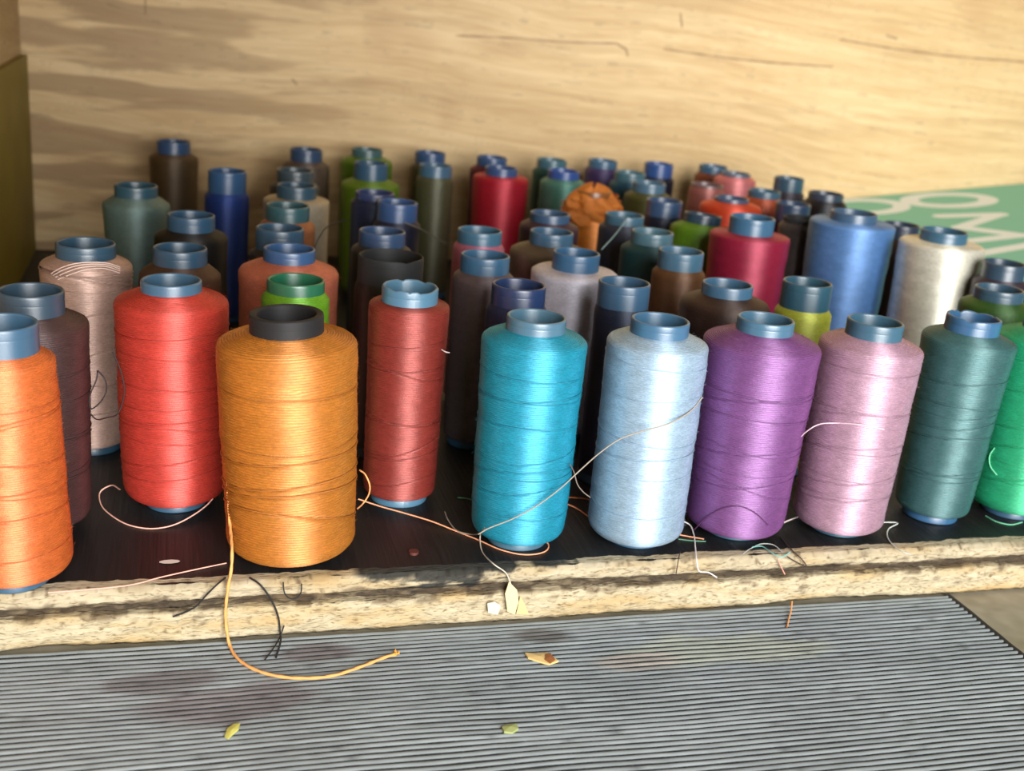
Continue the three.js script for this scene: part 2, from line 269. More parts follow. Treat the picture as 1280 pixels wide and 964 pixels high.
{ // mint printed box, its lid sagging to one side
  const x0 = 0.56, x1 = 0.98, z0 = SHELF.back + 0.0015, z1 = -0.72, top = (x) => 0.0715 + (x - 0.6375) * 0.1146;
  const onLid = (px, py) => { const d = ray(px, py), k = 0.1146; const t = (0.0715 + (CAM.x - 0.6375) * k - CAM.y) / (d.y - d.x * k); return CAM.clone().addScaledVector(d, t); };
  const c = document.createElement('canvas'); c.width = 1024; c.height = 720; const q = c.getContext('2d');
  q.fillStyle = 'rgb(112,190,166)'; q.fillRect(0, 0, 1024, 720);
  const S = 1024 / (x1 - x0), X = (p) => (p.x - x0) * S, Y = (p) => (p.z - z0) * S;
  q.strokeStyle = 'rgb(228,238,236)'; q.lineCap = 'round'; q.lineJoin = 'round';
  const line = (pts, w) => { q.lineWidth = w * S; q.beginPath(); pts.forEach(([a, b], i) => { const p = onLid(a, b); i ? q.lineTo(X(p), Y(p)) : q.moveTo(X(p), Y(p)); }); q.stroke(); };
  const oc = onLid(1186, 250), rx = 0.037, rz = 0.028; q.lineWidth = 0.017 * S; q.beginPath(); q.ellipse(X(oc), Y(oc), rx * S, rz * S, 0.12, 0, 7); q.stroke();
  const oc2 = onLid(1078, 258); q.lineWidth = 0.0155 * S; q.beginPath(); q.ellipse(X(oc2), Y(oc2), 0.036 * S, 0.03 * S, 0.12, 0, 7); q.stroke();
  line([[1176, 270], [1250, 268]], 0.015); line([[1250, 268], [1200, 284]], 0.013); line([[1200, 284], [1276, 294]], 0.015); line([[1276, 294], [1214, 301]], 0.014); line([[1218, 318], [1300, 304]], 0.014);
  const t = new THREE.CanvasTexture(c); t.colorSpace = THREE.SRGBColorSpace; t.anisotropy = 8;
  const g = base('mint_box', 'flat mint green cardboard box with big white letters beside the cream spool', 'box');
  const lid = grid(8, 4, (u, v) => { const x = lerp(x0, x1, u); return [x, top(x), lerp(z0, z1, v)]; }, (u, v) => [u, 1 - v * (z1 - z0) * S / 720]);
  part('lid', lid, new THREE.MeshStandardMaterial({ map: t, roughness: 0.55 }), g, 'mint lid printed with white letters');
  const mint = new THREE.MeshStandardMaterial({ color: rgb(112, 190, 166), roughness: 0.6 });
  const sh = new THREE.Shape(); sh.moveTo(x0, 0.0002); sh.lineTo(x1, 0.0002); sh.lineTo(x1, top(x1) - 0.0006); sh.lineTo(x0, top(x0) - 0.0006); sh.closePath();
  const body = new THREE.ExtrudeGeometry(sh, { depth: z1 - z0, bevelEnabled: false }); body.translate(0, 0, z0);
  part('carton', body, mint, g);
}

// ---------------------------------------------------------------- thread spools
const BLUE = [66, 112, 146], STEEL = [58, 96, 120], NAVY = [36, 62, 112], DUSK = [50, 78, 100], SEA = [62, 112, 122];
const H0 = 0.1014;
// radius of the wound body at height y
function bodyR(s, y) { const t = clamp((y - s.yb) / (s.yt - s.yb)); return lerp(s.rb, s.rt, t) + 0.13 * mm * Math.sin(t * 9 + s.seed) + 0.08 * mm * Math.sin(t * 23 + s.seed * 2); }
function yarnGeometry(s, ridged) {
  const P = [], r0 = s.tr - 0.2 * mm, drop = s.drop, cb = s.cb;
  for (let a = 0; a <= 12; a++) { const t = a / 12 * Math.PI / 2; P.push([lerp(r0, bodyR(s, s.yb + cb), Math.pow(Math.sin(t), 0.8)), s.yb + cb * (1 - Math.cos(t))]); }
  for (let a = 1; a < 40; a++) { const y = lerp(s.yb + cb, s.yt - drop, a / 40); P.push([bodyR(s, y), y]); }
  const Rs = bodyR(s, s.yt - drop), cr = Math.min(3 * mm, Math.max(0.4 * mm, (Rs - r0) * 0.45)), ch = Math.min(cr * 0.9, drop * 0.75);
  for (let a = 0; a <= 8; a++) { const t = a / 8 * 1.3; P.push([Rs - cr * (1 - Math.cos(t)), s.yt - drop + ch * Math.sin(t)]); }
  { const [ra, ya] = P[P.length - 1]; for (let a = 1; a <= 6; a++) { const t = a / 6; P.push([lerp(ra, r0, t), lerp(ya, s.yt, Math.pow(t, 0.85))]); } }
  const L = [0]; for (let i = 1; i < P.length; i++) L.push(L[i - 1] + Math.hypot(P[i][0] - P[i - 1][0], P[i][1] - P[i - 1][1]));
  const total = L[L.length - 1], pitch = s.pitch * mm, rows = ridged ? Math.round(total / pitch * 4.2) : 46, cols = ridged ? 104 : 44;
  const pos = new Float32Array((rows + 1) * (cols + 1) * 3), uv = new Float32Array((rows + 1) * (cols + 1) * 2), idx = [];
  let k = 0;
  for (let j = 0; j <= rows; j++) {
    const d = j / rows * total; while (k + 2 < L.length && L[k + 1] < d) k++;
    const f = clamp((d - L[k]) / (L[k + 1] - L[k])), r = lerp(P[k][0], P[k + 1][0], f), y = lerp(P[k][1], P[k + 1][1], f);
    let nx = P[k + 1][1] - P[k][1], ny = -(P[k + 1][0] - P[k][0]); const nl = Math.hypot(nx, ny) || 1; nx /= nl; ny /= nl;
    const end = Math.min(1, d / (2 * mm), (total - d) / (2 * mm));
    for (let i = 0; i <= cols; i++) {
      const th = i / cols * Math.PI * 2; let e = 0;
      if (ridged) {
        if (ny < 0.6 && ny > -0.6) for (const [yc, tilt, ph, rad] of s.wraps) { const q = (y - (yc + tilt * Math.sin(th + Math.PI + 0.29 + ph)) + rad * 1.5 * mm) / (rad * 1.9 * mm); if (q < 2 && q > -2) e -= rad * 2.0 * mm * Math.exp(-q * q); }
        const band = Math.sin(d / mm * s.bandF + th * 1 + s.seed + 1.5 * (vnoise(th * 1.6, d / mm * 0.12, 3 + s.id, 10, 0) - 0.5));
        const A = Math.sin(d / pitch * 6.283 + th * s.kA), B = Math.sin(d / pitch * 6.283 * 0.93 - th * s.kB + 1.3), w = step(-0.25, 0.25, band);
        e += s.amp * mm * (lerp(A, B, w) + 0.5 * (vnoise(th * 12 / 6.283 * 3, d / pitch * 0.9, 5 + s.id, 36, 0) - 0.5));
        e += 0.1 * mm * Math.abs(band) + s.lump * mm * (vnoise(th * 5 / 6.283 * 2, d / mm * 0.18, 8 + s.id, 10, 0) - 0.5);
      } else e = 0.3 * mm * (vnoise(th * 5 / 6.283 * 2, d / mm * 0.2, 8 + s.id, 10, 0) - 0.5);
      e *= end;
      const R = r + nx * e, q = j * (cols + 1) + i, an = th + Math.PI + 0.29; // the seam looks away from the front
      pos[q * 3] = R * Math.sin(an); pos[q * 3 + 1] = y + ny * e; pos[q * 3 + 2] = R * Math.cos(an);
      uv[q * 2] = th * s.rt + s.seed * 0.01; uv[q * 2 + 1] = d + s.seed * 0.013;
    }
  }
  for (let j = 0; j < rows; j++) for (let i = 0; i < cols; i++) { const a = j * (cols + 1) + i, b = a + 1, c = a + cols + 1, e = c + 1; idx.push(a, b, e, a, e, c); }
  const g = new THREE.BufferGeometry(); g.setAttribute('position', new THREE.BufferAttribute(pos, 3)); g.setAttribute('uv', new THREE.BufferAttribute(uv, 2)); g.setIndex(idx); g.computeVertexNormals(); return g;
}
function tubeGeometry(s, cols) { // hollow plastic tube with a rolled lip, a ring groove in the neck and a foot flange
  const R = s.tr, H = s.H, w = s.wall, pr = [];
  pr.push([R - w, 2 * mm], [R - 0.4 * mm, 0.1 * mm], [R + 0.3 * mm, 0], [R + 0.6 * mm, 0.5 * mm], [R + 0.6 * mm, 3 * mm], [R, 3.6 * mm], [R, H - s.nh - 2 * mm]);
  if (s.nh > 5.5 * mm) { const m = H - Math.min(3.9 * mm, s.nh * 0.5); pr.push([R, m - 0.5 * mm], [R - 0.14 * mm, m - 0.2 * mm], [R - 0.14 * mm, m + 0.15 * mm], [R, m + 0.4 * mm]); }
  pr.push([R, H - 1.1 * mm], [R - 0.12 * mm, H - 0.35 * mm], [R - 0.5 * mm, H], [R - w + 0.4 * mm, H - 0.05 * mm], [R - w, H - 0.8 * mm], [R - w - 0.3 * mm, H - 12 * mm], [R - w - 0.3 * mm, 4 * mm], [0.0005, 4 * mm]);
  const pts = pr.map(([r, y]) => new THREE.Vector2(r, y));
  const g = new THREE.LatheGeometry(pts, cols);
  if (s.chip) { const p = g.attributes.position; for (let i = 0; i < p.count; i++) { const y = p.getY(i); if (y > H - 1.5 * mm) { const a = Math.atan2(p.getX(i), p.getZ(i)); p.setY(i, y - s.chip * mm * Math.max(0, vnoise(a * 5.5 + 20, 2, s.id) - 0.6) * 2.2); } } g.computeVertexNormals(); }
  return g;
}
function strand(s, yc, tilt, ph, rad = 0.2) { // one wrap of thread lying on the wound body
  const pts = []; for (let i = 0; i < 40; i++) { const a = i / 40 * 6.283, y = clamp(yc + tilt * Math.sin(a + ph), s.yb + s.cb * 0.9, s.yt - s.drop * 1.05), r = bodyR(s, y) + (s.amp + 0.1) * mm; pts.push(new THREE.Vector3(r * Math.sin(a), y, r * Math.cos(a))); }
  return tube(pts, rad * mm, 80, 4, true);
}
function fuzzGeometry(s, n) { // stray fibres standing off the thread
  const R = rng(1000 + s.id), pos = [], idx = [];
  for (let k = 0; k < n; k++) {
    const a = R() * 6.283, y = lerp(s.yb + s.cb, s.yt, R()), t = (y - (s.yt - s.drop)) / s.drop, top = t > 0, r = top ? lerp(bodyR(s, y), s.tr, Math.pow(clamp(t), 2.2)) : bodyR(s, y);
    const o = new THREE.Vector3(Math.sin(a), top ? 0.7 : 0, Math.cos(a)).normalize(), tg = new THREE.Vector3(Math.cos(a), (R() - 0.5) * 1.6, -Math.sin(a)).normalize().multiplyScalar(R() < 0.5 ? -1 : 1);
    const p0 = new THREE.Vector3(r * Math.sin(a), y, r * Math.cos(a)), len = (0.8 + 2.2 * R() * R()) * mm, out = 0.25 + 1.0 * R() * R(), w = 0.019 * mm, b = pos.length / 3;
    for (let q = 0; q <= 3; q++) { const u = q / 3, c = p0.clone().addScaledVector(tg, len * u).addScaledVector(o, len * out * u * (1 - 0.45 * u)); pos.push(c.x, c.y + w, c.z, c.x, c.y - w, c.z); if (q) { const e = b + q * 2; idx.push(e - 2, e - 1, e, e, e - 1, e + 1); } }
  }
  const g = new THREE.BufferGeometry(); g.setAttribute('position', new THREE.Float32BufferAttribute(pos, 3)); g.setIndex(idx); g.computeVertexNormals(); return g;
}
const SPOOLS = {};
let spoolId = 0;
function spool(key, label, px, py, rt, rb, col, o = {}) {
  const id = ++spoolId, s = { wraps: [], id, seed: id * 1.7, tr: (o.tr ?? 12.5) * mm, rt: rt * mm, rb: rb * mm, H: CAMH - (CAMH - H0) * (o.s ?? 1), nh: (o.nh ?? 6) * mm, wall: (o.wall ?? 1.5) * mm, pitch: o.pitch ?? 0.8, amp: o.amp ?? 0.14, lump: o.lump ?? 0.25, kA: o.kA ?? 2, kB: o.kB ?? 3, bandF: o.bandF ?? 0.3, chip: o.chip ?? 0 };
  s.yb = (o.ft ?? 4) * mm; s.yt = s.H - s.nh; s.drop = Math.max(1.5 * mm, (o.drop ?? (2.5 + Math.max(0, rt - 12.5) * 0.32)) * mm); s.cb = Math.max(1 * mm, (o.cb ?? Math.min(7, Math.max(1.2, (rb - 12.5) * 0.7))) * mm);
  s.at = onY(px, py, s.H); s.at.y = 0;
  const g = base('thread_spool', label, 'thread spool', 'thread spools standing on the black board'); g.position.copy(s.at);
  if (o.dx) { const a = Math.atan(o.dx * mm / s.H); s.at.x += o.dx * mm; g.position.set(s.at.x, s.tr * Math.sin(Math.abs(a)), s.at.z); g.rotation.z = a; }
  if (o.lean) g.rotation.set(o.lean[0] * D2R, 0, o.lean[1] * D2R);
  const near = o.near;
  if (near) {
    const R = rng(id * 31 + 5); s.kA = 2 + Math.floor(R() * 4); s.kB = 2 + Math.floor(R() * 5);
    for (const [yc, tilt, ph, rad] of o.wraps ?? []) s.wraps.push([yc * mm, tilt * mm, ph, rad ?? 0.22]);
    for (let k = 0, n = o.more ?? 5; k < n; k++) s.wraps.push([lerp(s.yb + s.cb + 4 * mm, s.yt - s.drop - 4 * mm, (k + R()) / n), (0.6 + 6 * R() * R()) * mm, R() * 6.28, 0.14 + 0.1 * R()]);
  }
  part('tube', tubeGeometry(s, near ? 64 : 36), tubeMat(o.tube ?? BLUE), g);
  const ym = yarnMat(col, !!near);
  part('wound_thread', yarnGeometry(s, !!near), ym, g);
  for (const [yc, tilt, ph, rad] of s.wraps) part('crossing_strand', strand(s, yc, tilt, ph, rad), ym, g);
  if (o.fuzz) part('fuzz', fuzzGeometry(s, o.fuzz * 4.5), new THREE.MeshStandardMaterial({ color: rgb(...col).multiplyScalar(0.8), roughness: 0.9, side: THREE.DoubleSide }), g).userData.kind = 'stuff';
  SPOOLS[key] = s; s.group = g; s.mat = ym; return s;
}
// front row
spool('orange', 'bright orange thread spool at the board end nearest the olive board', 1, 402, 17.4, 21.4, [244, 128, 62], { near: 1, nh: 10.5, fuzz: 900, wraps: [[30, 3, 1], [52, 2, 2.2], [68, 2.5, 0.4]] });
spool('mustard', 'big mustard yellow spool of thick yarn on a black tube', 358, 393, 27.4, 25.8, [222, 140, 52], { near: 1, dx: 4.5, more: 1, nh: 7, tr: 14.4, wall: 3, tube: [44, 44, 46], ft: 1.5, drop: 6, pitch: 1.05, amp: 0.24, lump: 0.4, fuzz: 1500, kA: 1, kB: 2, bandF: 0.22, wraps: [[46, 3, 1.1, 0.32], [36, 3.5, 0.9, 0.34], [31, 4.5, 1.4, 0.36], [20, 8, 2.2, 0.34], [73, 1.5, 2, 0.26]] });
spool('turquoise', 'bright turquoise thread spool in the front row', 671, 395, 22, 20.3, [36, 172, 204], { near: 1, nh: 5.6, tube: [84, 130, 156], fuzz: 900, wraps: [[36, 4, 1.5, 0.2], [30, 3, 0.3], [57, 2, 2], [70, 1.5, 0.8]] });
spool('paleblue', 'very pale sky blue thread spool between the turquoise and the purple ones', 826, 399, 21.6, 21.2, [186, 216, 240], { near: 1, nh: 6, tube: [70, 122, 160], fuzz: 600, ft: 2.5, amp: 0.06, lump: 0.35, wraps: [[44, 1.5, 1]] });
spool('purple', 'wide purple thread spool in the front row', 958, 398, 26, 22.4, [146, 90, 156], { near: 1, dx: -1, nh: 5.6, tube: [76, 126, 156], fuzz: 1000, ft: 2.5, wraps: [[44, 3, 1], [60, 2, 2.4], [30, 3, 0.4]] });
spool('mauve', 'dusty mauve pink thread spool between the purple and dark teal ones', 1095, 401, 23.2, 20.8, [208, 166, 188], { near: 1, dx: -1.5, nh: 7, tube: [64, 112, 138], fuzz: 900, ft: 2.5, wraps: [[44, 4, 1.4], [30, 3, 0.4], [62, 2, 2.2], [20, 3, 1]] });
spool('teal', 'dark grey teal thread spool with blue foot beside the bright green one', 1218, 396, 21.4, 17.4, [72, 120, 122], { near: 1, dx: -2, nh: 7, chip: 1.6, tube: [58, 112, 158], fuzz: 900, wraps: [[44, 3, 1.4], [60, 2, 2.2], [26, 3, 1]] });
spool('green', 'bright emerald green thread spool at the end of the front row', 1316, 396, 24, 22.5, [46, 192, 136], { near: 1, nh: 6, fuzz: 800, wraps: [[38, 5, 1.4], [26, 6, 0.4]] });
// second row
spool('plum', 'dark plum brown thread spool with wide steel blue neck behind the bright orange one', 38, 362, 21.4, 19.8, [92, 66, 66], { near: 1, nh: 9, tube: [56, 86, 108], fuzz: 700, wraps: [[40, 4, 1]] });
spool('red', 'coral red thread spool beside the big mustard one', 214, 350, 23.4, 22.2, [226, 74, 60], { near: 1, dx: 1.5, nh: 4.5, tube: [72, 116, 148], fuzz: 1000, wraps: [[44, 1.5, 1], [38, 5, 2.0], [58, 2, 2.2], [26, 3, 0.4]] });
spool('brick', 'slim brick red thread spool between the mustard and the turquoise ones', 513, 357, 17.6, 16.3, [168, 66, 56], { near: 1, nh: 7, chip: 1.0, tube: [92, 144, 176], fuzz: 700, cb: 2, drop: 2.5, wraps: [[66, 1, 1, 0.22], [40, 2, 2], [25, 2, 0.4]] });
spool('lime_green', 'small lime green spool on a green tube right behind the mustard one', 370, 349, 14.8, 14.6, [124, 196, 44], { nh: 5, tube: [30, 122, 86] });
spool('navy_tube', 'navy blue spool with open navy neck right behind the turquoise one', 649, 355, 14.2, 14, [40, 56, 100], { nh: 9, tube: NAVY });
spool('navy_slim', 'slim dark navy spool with tall ringed neck behind the pale blue one', 781, 352, 13, 13, [36, 50, 78], { nh: 11, tube: [60, 104, 140] });
spool('dark_brown', 'dark brown fuzzy thread spool right behind the purple one', 910, 354, 22, 20, [70, 48, 40], { nh: 5.5, fuzz: 500 });
spool('yellow', 'yellow green thread spool with tall neck between the purple and mauve ones', 1010, 352, 14.4, 14.2, [196, 204, 70], { nh: 13, tube: [48, 96, 118] });
spool('moss', 'moss green thread spool with dark blue neck between dark teal and emerald ones', 1250, 360, 19, 18.5, [62, 110, 44], { nh: 6, tube: STEEL, fuzz: 400 });
// third row
spool('rose', 'rose beige thread spool with loosened threads on its shoulder', 107, 303, 20.4, 17.6, [218, 182, 166], { near: 1, tr: 13.4, nh: 6.5, fuzz: 500, tube: [52, 92, 118], wraps: [[88, 3, 2.2, 0.3], [87, 4, 2.4, 0.3], [89, 2.5, 2.0, 0.3], [86, 5, 2.6, 0.25]] });
spool('cocoa', 'cocoa brown thread spool right behind the coral red one', 225, 309, 18.8, 18, [92, 64, 48], { nh: 7.5, tube: [50, 92, 122], drop: 6 });
spool('salmon', 'wide salmon pink thread spool behind the lime green one', 362, 310, 24.4, 22, [240, 138, 108], { nh: 6, tube: [58, 104, 158], fuzz: 400 });
spool('black_tube', 'black thread spool on a wide black tube behind the brick red one', 489, 319, 17.4, 17, [34, 34, 36], { tr: 16, nh: 12, wall: 1.3, chip: 1.0, tube: [50, 52, 54] });
spool('grey_mauve', 'tall grey mauve thread spool with ringed blue neck left of the lilac white one', 607, 318, 15.6, 15.4, [122, 104, 108], { nh: 8.5, fuzz: 300, tube: [64, 116, 156] });
spool('lilac', 'lilac white thread spool behind the pale blue and turquoise ones', 721, 315, 23.2, 20, [240, 236, 252], { nh: 9, drop: 2.5, tube: [58, 112, 156] });
spool('brown', 'plain brown thread spool with shiny neck behind the dark brown one', 852, 313, 14.9, 14.6, [122, 82, 50], { nh: 9.5, tube: [74, 122, 152] });
spool('wine', 'dark wine spool with navy neck at the board end behind the moss green one', 1256, 328, 16, 15.5, [66, 54, 66], { nh: 9, tube: DUSK });
spool('cream', 'fat cream white thread spool beside the mint box', 1181, 288, 25.4, 23, [250, 247, 228], { near: 1, more: 0, s: 0.914, tr: 14, nh: 6.5, drop: 3.5, amp: 0.05, lump: 0.3, tube: [58, 106, 134] });
// fourth row
spool('steel', 'dark spool with plain steel blue neck behind the salmon one', 350, 284, 15.6, 15, [58, 58, 64], { nh: 11, tube: [56, 96, 126] });
spool('black', 'black thread spool with shiny ringed neck behind the cocoa brown one', 239, 268, 19.4, 18, [30, 29, 32], { nh: 8, tube: [54, 100, 136] });
spool('charcoal', 'charcoal grey thread spool with violet blue neck behind the wide black tube', 478, 288, 16.2, 16, [64, 64, 68], { nh: 7.5, tube: [60, 96, 142] });
spool('pink', 'rose pink thread spool behind the grey mauve one', 600, 287, 14.4, 14.2, [222, 130, 158], { nh: 7, tube: [70, 124, 156] });
spool('umber', 'olive umber thread spool behind the lilac white one', 690, 289, 23.4, 20, [112, 96, 76], { nh: 7, fuzz: 200 });
spool('dark_teal', 'dark teal thread spool with pale shiny neck behind the plain brown one', 816, 289, 18, 17, [30, 82, 88], { nh: 7, tube: [84, 130, 148] });
spool('crimson', 'large glossy crimson thread spool with bright ringed neck', 941, 271, 24.4, 22, [178, 34, 72], { near: 1, more: 0, s: 0.93, tr: 13.8, nh: 10, drop: 2.5, amp: 0.05, lump: 0.3, tube: [60, 114, 152] });
spool('sky', 'fat glossy cornflower blue thread spool between the crimson and cream ones', 1068, 265, 27, 24, [104, 156, 222], { near: 1, more: 0, s: 0.9, tr: 14.6, nh: 5.5, drop: 2.5, amp: 0.05, lump: 0.3, tube: [66, 100, 132] });
// fifth row and beyond
spool('peach', 'peach orange thread spool with dark neck behind the salmon one', 360, 256, 16, 15.6, [206, 134, 90], { nh: 8.5, tube: SEA });
spool('midnight', 'midnight blue spool with violet blue neck behind the charcoal grey one', 497, 252, 14.6, 14.4, [42, 46, 72], { nh: 11, tube: [60, 100, 158] });
spool('plum_mid', 'small plum purple thread spool behind the olive umber one', 688, 266, 18.4, 17, [82, 56, 74], { nh: 5, tube: [62, 98, 136] });
spool('slate', 'slate blue grey thread spool right of the tangled orange one', 781, 268, 15.8, 15.6, [62, 68, 88], { nh: 5.5, tube: [72, 120, 146] });
spool('lime_leaning', 'leaning lime thread spool with tilted dark neck behind the plain brown one', 868, 268, 20.4, 18, [112, 164, 36], { nh: 6, tube: [40, 74, 98], lean: [-3, -5] });
spool('ash', 'low ash grey spool between the crimson and cornflower blue ones', 1003, 272, 14.8, 14.5, [84, 78, 80], { nh: 3, tube: [52, 54, 58] });
spool('umber_slim', 'slim dark umber spool between the cornflower blue and cream ones', 1127, 280, 14.6, 14.4, [72, 46, 34], { nh: 9, tube: [48, 66, 92] });
spool('sage', 'sage grey green thread spool tapering to its foot beside the wall', 170, 231, 20.2, 13.6, [122, 152, 148], { nh: 6.5, tube: [50, 98, 118], cb: 1.2, drop: 6 });
spool('cream_slim', 'cream beige thread spool behind the peach orange one', 371, 231, 21, 19.5, [214, 200, 172], { nh: 8, tube: [56, 96, 120], drop: 2.5 });
spool('indigo', 'indigo blue spool behind the charcoal grey one and before the lime ones', 469, 240, 15, 14.8, [38, 54, 92], { nh: 4, tube: [50, 72, 128] });
spool('inky', 'inky navy spool with shiny violet neck behind the leaning lime one', 831, 250, 13.4, 13.2, [30, 38, 62], { nh: 10, tube: [54, 88, 130] });
spool('vermilion', 'wide vermilion red thread spool behind the large crimson one', 915, 247, 22.8, 20, [232, 74, 38], { nh: 2.5, tube: [66, 90, 124], drop: 5 });
spool('navy_ring', 'dark navy spool behind the ash grey one', 992, 254, 13.6, 13.4, [32, 36, 52], { nh: 12, tube: [48, 78, 114] });
spool('royal', 'slim royal blue spool wound to the neck near the wall', 284, 213, 14.6, 14, [34, 74, 168], { nh: 14, tube: [54, 106, 160] });
spool('smoke', 'smoke grey spool right behind the cream beige one', 369, 212, 17, 16.5, [92, 92, 90], { nh: 8, tube: [72, 94, 106] });
spool('olive_slim', 'tall slim olive grey spool left of the bright scarlet one', 545, 206, 14, 13.8, [98, 98, 70], { nh: 8, tube: [70, 116, 148] });
spool('lime', 'lime green thread spool in front of another lime one', 464, 203, 22, 20, [124, 164, 44], { nh: 12, tube: [58, 104, 138] });
spool('scarlet', 'bright scarlet red thread spool with blue neck near the wall', 627, 209, 21.4, 19.5, [206, 28, 54], { nh: 6, drop: 2.5, tube: [54, 90, 148] });
spool('seafoam', 'sea green thread spool with vivid blue neck near the wall', 705, 213, 18, 17, [92, 156, 140], { nh: 6, tube: [48, 92, 176] });
spool('petrol', 'petrol blue spool near the wall behind the tangled orange one', 788, 215, 15.8, 15.5, [34, 94, 120], { nh: 7, tube: [74, 124, 140] });
spool('khaki', 'khaki olive spool right of the tangled orange one', 812, 228, 17.8, 17, [96, 98, 52], { nh: 7, tube: [80, 124, 152] });
spool('dusty_rose', 'dusty rose thread spool wound to its top behind the vermilion one', 884, 230, 13.6, 13.4, [188, 112, 104], { nh: 1.5, tube: [120, 90, 92] });
spool('rust_orange', 'rust orange thread spool right behind the vermilion one', 956, 238, 15.6, 15.4, [206, 92, 52], { nh: 5, tube: [62, 106, 132] });
spool('jet', 'jet black spool behind the cornflower blue one', 1033, 241, 17, 16.5, [28, 27, 32], { nh: 5, tube: [52, 70, 92], tr: 13.6 });
// along the wall
spool('bronze', 'bronze brown spool at the wall by itself near the olive board', 217, 176, 18, 17, [106, 84, 56], { nh: 9, tube: [52, 90, 138] });
spool('mist', 'grey brown spool at the wall behind the smoke grey one', 383, 186, 18.2, 17.5, [112, 96, 84], { nh: 9, tube: [52, 84, 124] });
spool('lime_far', 'lime green spool at the wall behind the other lime one', 459, 186, 21, 20, [112, 158, 40], { nh: 6, tube: [70, 114, 118] });
spool('olive_far', 'olive brown spool at the wall behind the tall slim olive grey one', 538, 190, 15, 14.6, [92, 82, 58], { nh: 9, tube: [52, 92, 144] });
spool('maroon_far', 'dark maroon spool at the wall behind the bright scarlet one', 615, 196, 17.6, 17, [112, 30, 54], { nh: 7, tube: [58, 96, 148] });
spool('pine', 'pine green spool at the wall behind the sea green one', 690, 199, 15.6, 15, [34, 92, 86], { nh: 7, tube: [72, 124, 142] });
spool('violet', 'violet purple spool at the wall behind the petrol blue one', 754, 200, 15.4, 15, [84, 66, 120], { nh: 6, tube: [68, 116, 152] });
spool('ink', 'ink blue spool at the wall behind the khaki olive one', 824, 204, 14.4, 14, [36, 40, 62], { nh: 11, tube: [48, 92, 166] });
spool('blush', 'bright blush pink thread spool near the wall', 920, 216, 17.8, 17, [240, 138, 140], { nh: 2.5, tube: [96, 110, 130] });
spool('rust_far', 'rust brown spool at the wall behind the dusty rose one', 892, 207, 15.4, 15, [142, 74, 44], { nh: 6, tube: [62, 108, 142] });
spool('slate_far', 'dark slate spool at the wall right of the rust orange one', 987, 222, 14.6, 14.4, [70, 60, 72], { nh: 11, tube: [54, 94, 118] });
{ // orange spool whose thread has slipped into a loose tangle over its top
  const s = spool('tangle', 'tangled orange thread spool with its loose thread heaped over the top', 742, 238, 20.5, 19, [250, 148, 48], { nh: 16, drop: 4, tube: [150, 90, 40] });
  const R = rng(77), hm = new THREE.SphereGeometry(1, 36, 18, 0, 6.2832, 0, 1.62), p = hm.attributes.position;
  for (let i = 0; i < p.count; i++) { const x = p.getX(i), y = p.getY(i), z = p.getZ(i), a = Math.atan2(x, z), n = 0.86 + 0.26 * vnoise(a * 2.2 + 9, y * 3, 201) + 0.1 * Math.sin(a * 7 + y * 9); p.setXYZ(i, x * 22 * mm * n, 80 * mm + y * 25 * mm * (0.8 + 0.3 * vnoise(a * 1.6 + 5, 3, 203)), z * 21 * mm * n); }
  hm.computeVertexNormals(); part('heaped_thread', hm, s.mat, s.group);
  for (let k = 0; k < 9; k++) { const pts = [], a0 = R() * 6.28, tl = (R() - 0.5) * 1.6, h = 84 + R() * 12; for (let i = 0; i < 14; i++) { const a = i / 14 * 6.283, rr = 22 * Math.sqrt(Math.max(0.12, 1 - Math.pow((h - 80 + 9 * tl * Math.sin(a)) / 28, 2))) * (0.98 + 0.12 * Math.sin(a * 3 + k)); pts.push(new THREE.Vector3(rr * Math.sin(a + a0), h + 9 * tl * Math.sin(a), rr * Math.cos(a + a0)).multiplyScalar(mm)); } part('slack_loop', tube(pts, 0.35 * mm, 60, 4, true), s.mat, s.group); }
}

